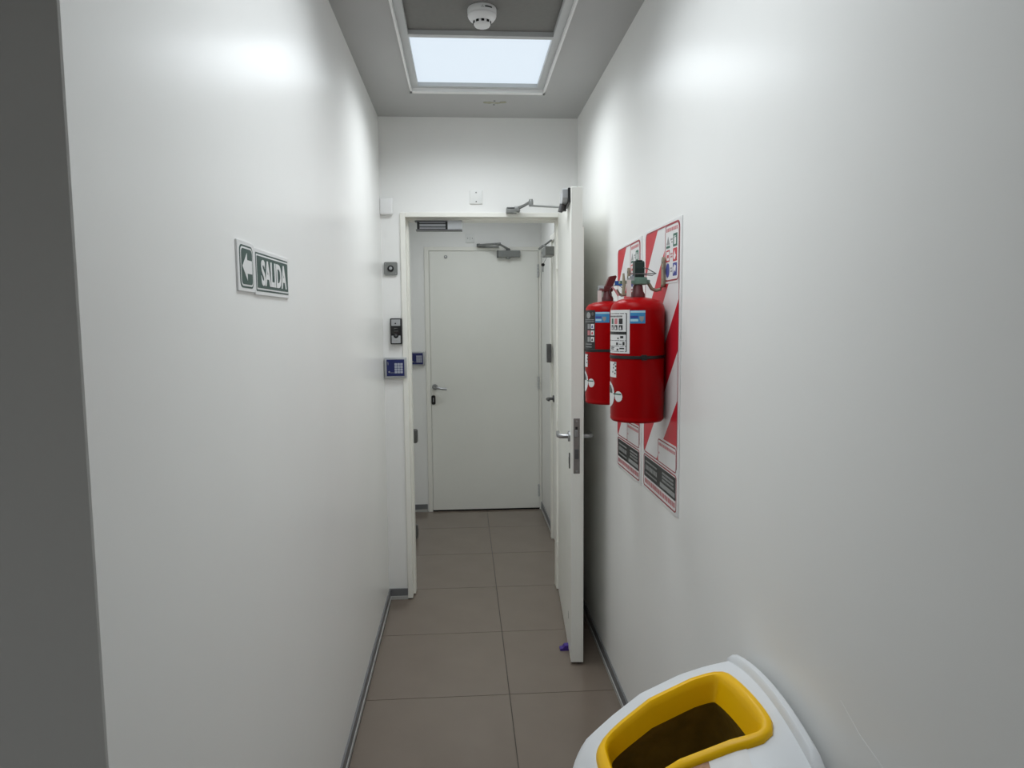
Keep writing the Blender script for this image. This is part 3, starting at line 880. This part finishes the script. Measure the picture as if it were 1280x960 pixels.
        link('lower_handle', mk(lambda bm: prism(bm, [(-.012, H + .074), (.012, H + .074), (.012, H + .083), (-.012, H + .083)], cy - .058, cy - .01)), 'brassgreen', t)
        link('gauge', mk(lambda bm: disc_y(bm, 0, H + .085, .012, cy - .03, cy - .012, 18, .002)), 'steel', t, smooth=True)
        link('safety_pin', mk(lambda bm: (tube(bm, [(.02, cy - .030, H + .103), (.02, cy + .052, H + .104)], .0018, 6), tube(bm, [(.02, cy + .012, H + .122), (.02, cy + .026, H + .118), (.02, cy + .04, H + .11), (.02, cy + .052, H + .104), (.02, cy + .04, H + .098), (.02, cy + .016, H + .10)], .0015, 6))), 'darksteel', t)
        link('tamper_tag', mk(lambda bm: prism(bm, [(.018, H + .034), (.021, H + .034), (.021, H + .085), (.018, H + .085)], cy - .040, cy - .026)), 'tag', t)
        link('tamper_tag', mk(lambda bm: tube(bm, [(.02, cy - .05, H + .04), (.02, cy - .048, H + .07), (.02, cy - .05, H + .105)], [.005, .006, .003], 8)), 'bracket', t)
    else:
        v = link('valve', mk(lambda bm: rbox(bm, -.015, .015, cy - .016, cy + .018, H + .066, H + .088, .004, 2)), 'darkred', t)
        def lev(bm):
            vs_ = [(cy - .012, H + .082), (cy + .016, H + .082), (cy + .032, H + .122), (cy + .028, H + .127), (cy + .006, H + .123)]
            f1 = [bm.verts.new((-.013, a, z)) for a, z in vs_]
            f2 = [bm.verts.new((.013, a, z)) for a, z in vs_]
            bm.faces.new(f1)
            bm.faces.new(f2[::-1])
            for i in range(5):
                bm.faces.new((f1[i], f2[i], f2[(i + 1) % 5], f1[(i + 1) % 5]))
        link('lever', mk(lev), 'darkred', t)
        link('gauge', mk(lambda bm: disc_y(bm, 0, H + .078, .012, cy - .036, cy - .014, 18, .002)), 'steel', t, smooth=True)
        link('safety_seal', mk(lambda bm: prism(bm, [(.014, H + .088), (.020, H + .088), (.020, H + .106), (.014, H + .106)], cy + .024, cy + .062)), 'bluetag', t)
        link('ring', mk(lambda bm: tube(bm, [(.02, cy + .030 + .026 * math.cos(u), H + .066 + .024 * math.sin(u)) for u in [PI * 1.6 * i / 14 - .9 for i in range(15)]], .0016, 6)), 'darksteel', t)
        link('seal_strap', mk(lambda bm: tube(bm, [(.022, cy + .012, H + .084), (.024, cy + .026, H + .068), (.024, cy + .036, H + .050)], [.006, .008, .007], 8, .5)), 'pinktag', t)
        link('tamper_tag', mk(lambda bm: prism(bm, [(.022, H + .026), (.025, H + .026), (.025, H + .070), (.022, H + .070)], cy - .042, cy - .027)), 'tag', t)
    # hanger bracket screwed to the wall and hooked behind the valve
    b = thing('wall_bracket', ('beige steel hanger strap' if near else 'steel hanger strap mostly hidden') + ' holding the ' + ('nearer' if near else 'farther') + ' fire extinguisher', 'bracket', (XR, y, Z), RW)
    def f(bm):
        prism(bm, rrect(-.012, .012, H + .062, H + .156, .0115), -.0125, -.0052)
    s_ = link('strap', mk(f), 'bracket', b)
    for z in (H + .139, H + .121):
        link('screw_hole', mk(lambda bm: disc_y(bm, 0, z, .0038, -.0128, -.011, 12)), 'black', s_)
    link('hook', mk(lambda bm: tube(bm, [(0, -.009, H + .09), (0, -.011, H + .068), (0, -.018, H + .057), (0, -.032, H + .053), (0, -.045, H + .058), (0, cy + .034, H + .074)], .0055, 10)), 'bracket', b, smooth=True)
    return t
extinguisher('red fire extinguisher with white instruction label, nearest the viewer', 2.172, True)
extinguisher('red fire extinguisher with black instruction label, half hidden behind the nearer one', 2.635, False)

# ================================================================== RECYCLING BIN
OX, OY = .405, 1.305
bin_ = thing('recycling_bin', 'white recycling bin with yellow-rimmed opening against the right wall', 'bin', (OX, OY, 0))
PROF = [(.20, .545), (.225, .583), (.259, .628), (.323, .682), (.387, .730), (.479, .771), (.538, .788), (.60, .800)]
def lid_z(x, y):
    """world x, y"""
    z = PROF[-1][1]
    for (xa, za), (xb, zb) in zip(PROF, PROF[1:]):
        if x <= xb:
            t_ = max(0, (x - xa) / (xb - xa))
            z = za + (zb - za) * t_
            break
    u = (y - 1.305) / .20
    return z + .033 * max(0, 1 - u * u)
def contour(x0, x1, y0, y1, r, n=7):
    return rrect(x0, x1, y0, y1, r, n)
def resample(pts, N):
    L_ = [0]
    n = len(pts)
    for i in range(n):
        a, b = pts[i], pts[(i + 1) % n]
        L_.append(L_[-1] + math.hypot(b[0] - a[0], b[1] - a[1]))
    out, j = [], 0
    for k in range(N):
        s = L_[-1] * k / N
        while L_[j + 1] < s:
            j += 1
        t_ = (s - L_[j]) / (L_[j + 1] - L_[j])
        a, b = pts[j % n], pts[(j + 1) % n]
        out.append((a[0] + (b[0] - a[0]) * t_, a[1] + (b[1] - a[1]) * t_))
    return out
N = 96
def angular(pts, c):
    for _ in range(3):
        pts = [q for i in range(len(pts)) for q in ((pts[i][0] * .75 + pts[(i + 1) % len(pts)][0] * .25, pts[i][1] * .75 + pts[(i + 1) % len(pts)][1] * .25), (pts[i][0] * .25 + pts[(i + 1) % len(pts)][0] * .75, pts[i][1] * .25 + pts[(i + 1) % len(pts)][1] * .75))]
    """resample a convex loop at N equal angles about c"""
    out = []
    n = len(pts)
    for k in range(N):
        a = 2 * PI * k / N
        d = (math.cos(a), math.sin(a))
        for i in range(n):
            p, q = pts[i], pts[(i + 1) % n]
            ex, ey = q[0] - p[0], q[1] - p[1]
            den = d[0] * ey - d[1] * ex
            if abs(den) < 1e-12:
                continue
            t_ = ((p[0] - c[0]) * ey - (p[1] - c[1]) * ex) / den
            s_ = ((p[0] - c[0]) * d[1] - (p[1] - c[1]) * d[0]) / den
            if t_ > 0 and -1e-9 <= s_ <= 1 + 1e-9:
                out.append((c[0] + d[0] * t_, c[1] + d[1] * t_))
                break
    return out
cc = (.41, 1.32)
lid_out = angular([(.218, 1.16), (.24, 1.118), (.59, 1.11), (.602, 1.12), (.602, 1.495), (.59, 1.503), (.275, 1.497), (.24, 1.475), (.218, 1.43), (.208, 1.30)][::1], cc)
hole = angular([(.285, 1.262), (.304, 1.222), (.515, 1.200), (.540, 1.203), (.546, 1.232), (.533, 1.380), (.528, 1.404), (.497, 1.410), (.312, 1.404), (.290, 1.394), (.284, 1.365)], cc)
def loop3(bm, pts, zf):
    return [bm.verts.new((p[0] - OX, p[1] - OY, zf(p) if callable(zf) else zf)) for p in pts]
def skin(bm, A, B):
    n = len(A)
    for i in range(n):
        bm.faces.new((A[i], A[(i + 1) % n], B[(i + 1) % n], B[i]))
def f(bm):
    prev = None
    for k in range(9):
        u = k / 8
        pts = [(h[0] + (o[0] - h[0]) * u, h[1] + (o[1] - h[1]) * u) for h, o in zip(hole, lid_out)]
        cur = loop3(bm, pts, lambda p: lid_z(*p))
        if prev:
            skin(bm, prev, cur)
        prev = cur
    def shr(s):
        return [(cc[0] + (p[0] - cc[0]) * s, cc[1] + (p[1] - cc[1]) * s) for p in lid_out]
    e1 = loop3(bm, shr(1.008), lambda p: lid_z(*p) - .004)
    e2 = loop3(bm, shr(1.010), lambda p: min(lid_z(*p), .80) - .03)
    e3 = loop3(bm, shr(.985), lambda p: min(lid_z(*p), .80) - .032)
    skin(bm, prev, e1); skin(bm, e1, e2); skin(bm, e2, e3)
lid = link('lid', mk(f), 'binwhite', bin_, smooth=True)
def f(bm):
    n = 20
    rows_ = []
    for i in range(n + 1):
        y = 1.106 + (1.508 - 1.106) * i / n
        zt = lid_z(.6, y)
        e = min(1, min(i, n - i) / 1.5 + .35)
        rows_.append([bm.verts.new((x - OX, y - OY, z)) for x, z in ((.590, zt - .004), (.591, zt + .010 * e), (.595, zt + .015 * e), (.606, zt + .015 * e), (.611, zt + .010 * e), (.613, zt - .03), (.592, zt - .03))])
    m_ = len(rows_[0])
    for a, b in zip(rows_, rows_[1:]):
        for k in range(m_):
            bm.faces.new((a[k], a[(k + 1) % m_], b[(k + 1) % m_], b[k]))
    bm.faces.new(rows_[0][::-1])
    bm.faces.new(rows_[-1])
link('hinge_ridge', mk(f), 'binwhite', lid, smooth=True)
def off(pts, d):
    out = []
    n = len(pts)
    for i in range(n):
        a, b = pts[i - 1], pts[(i + 1) % n]
        tx, ty = b[0] - a[0], b[1] - a[1]
        l_ = math.hypot(tx, ty)
        out.append((pts[i][0] + ty / l_ * d, pts[i][1] - tx / l_ * d))
    return out
def f(bm):
    prev = None
    for d, h in ((.023, -.004), (.0225, .006), (.019, .011), (.012, .013), (.005, .011), (.001, .005), (-.002, -.006), (-.007, -.030), (-.010, -.044), (-.008, -.045), (.0, -.01)):
        base = off(hole, d)
        cur = loop3(bm, base, (lambda p: lid_z(*p) + h))
        if prev:
            skin(bm, prev, cur)
        prev = cur
link('rim', mk(f), 'yellow', bin_, smooth=True, label='yellow funnel rim of the opening')
def f(bm):
    prev = None
    for s, dz in ((-.009, -.040), (.012, -.10), (.02, -.2), (.015, -.33)):
        base = off(hole, s)
        cur = loop3(bm, base, lambda p: lid_z(*p) + dz)
        if prev:
            skin(bm, prev, cur)
        prev = cur
    bm.faces.new(prev)
link('liner', mk(f), 'liner', bin_, smooth=True, label='dark bag inside the opening')
def f(bm):
    def sc(s, dx=0):
        return [(cc[0] + dx + (p[0] - cc[0]) * s, cc[1] - .012 + (p[1] - cc[1]) * s) for p in lid_out]
    prev = None
    for s, z in ((.955, None), (.95, .50), (.92, .25), (.88, .02), (.86, .0)):
        cur = loop3(bm, sc(s), (lambda p: min(lid_z(*p), .80) - .028) if z is None else z)
        if prev:
            skin(bm, prev, cur)
        prev = cur
    bm.faces.new(prev)
link('body', mk(f), 'binwhite', bin_, smooth=True)
def patch(name, m, parent, q, off_, n=8, label=None):
    """conforming patch on the lid; q = four plan corners"""
    bm = bmesh.new()
    g = []
    for i in range(n + 1):
        r_ = []
        for j in range(n + 1):
            u, v = i / n, j / n
            x = (q[0][0] * (1 - u) + q[1][0] * u) * (1 - v) + (q[3][0] * (1 - u) + q[2][0] * u) * v
            y = (q[0][1] * (1 - u) + q[1][1] * u) * (1 - v) + (q[3][1] * (1 - u) + q[2][1] * u) * v
            r_.append(bm.verts.new((x - OX, y - OY, lid_z(x, y) + off_)))
        g.append(r_)
    for i in range(n):
        for j in range(n):
            bm.faces.new((g[i][j], g[i + 1][j], g[i + 1][j + 1], g[i][j + 1]))
    return link(name, bm, m, parent, smooth=True, label=label)
sk = patch('sticker', 'board', lid, [(.36, 1.212), (.505, 1.208), (.497, 1.135), (.35, 1.14)], .0015, label='white sticker with a brown picture')
patch('sticker_print', 'brown', lid, [(.372, 1.208), (.436, 1.206), (.43, 1.15), (.366, 1.152)], .0022)

# print too small to pick apart
for o in bpy.data.objects:
    if o.name.split('.')[0] in ('small_print', 'heading', 'footer_print', 'serial_print', 'label_outline', 'instruction_figure', 'sticker_band', 'printed_mark', 'sensor_strip', 'arrow_print'):
        o['kind'] = 'stuff'
bpy.context.view_layer.update()
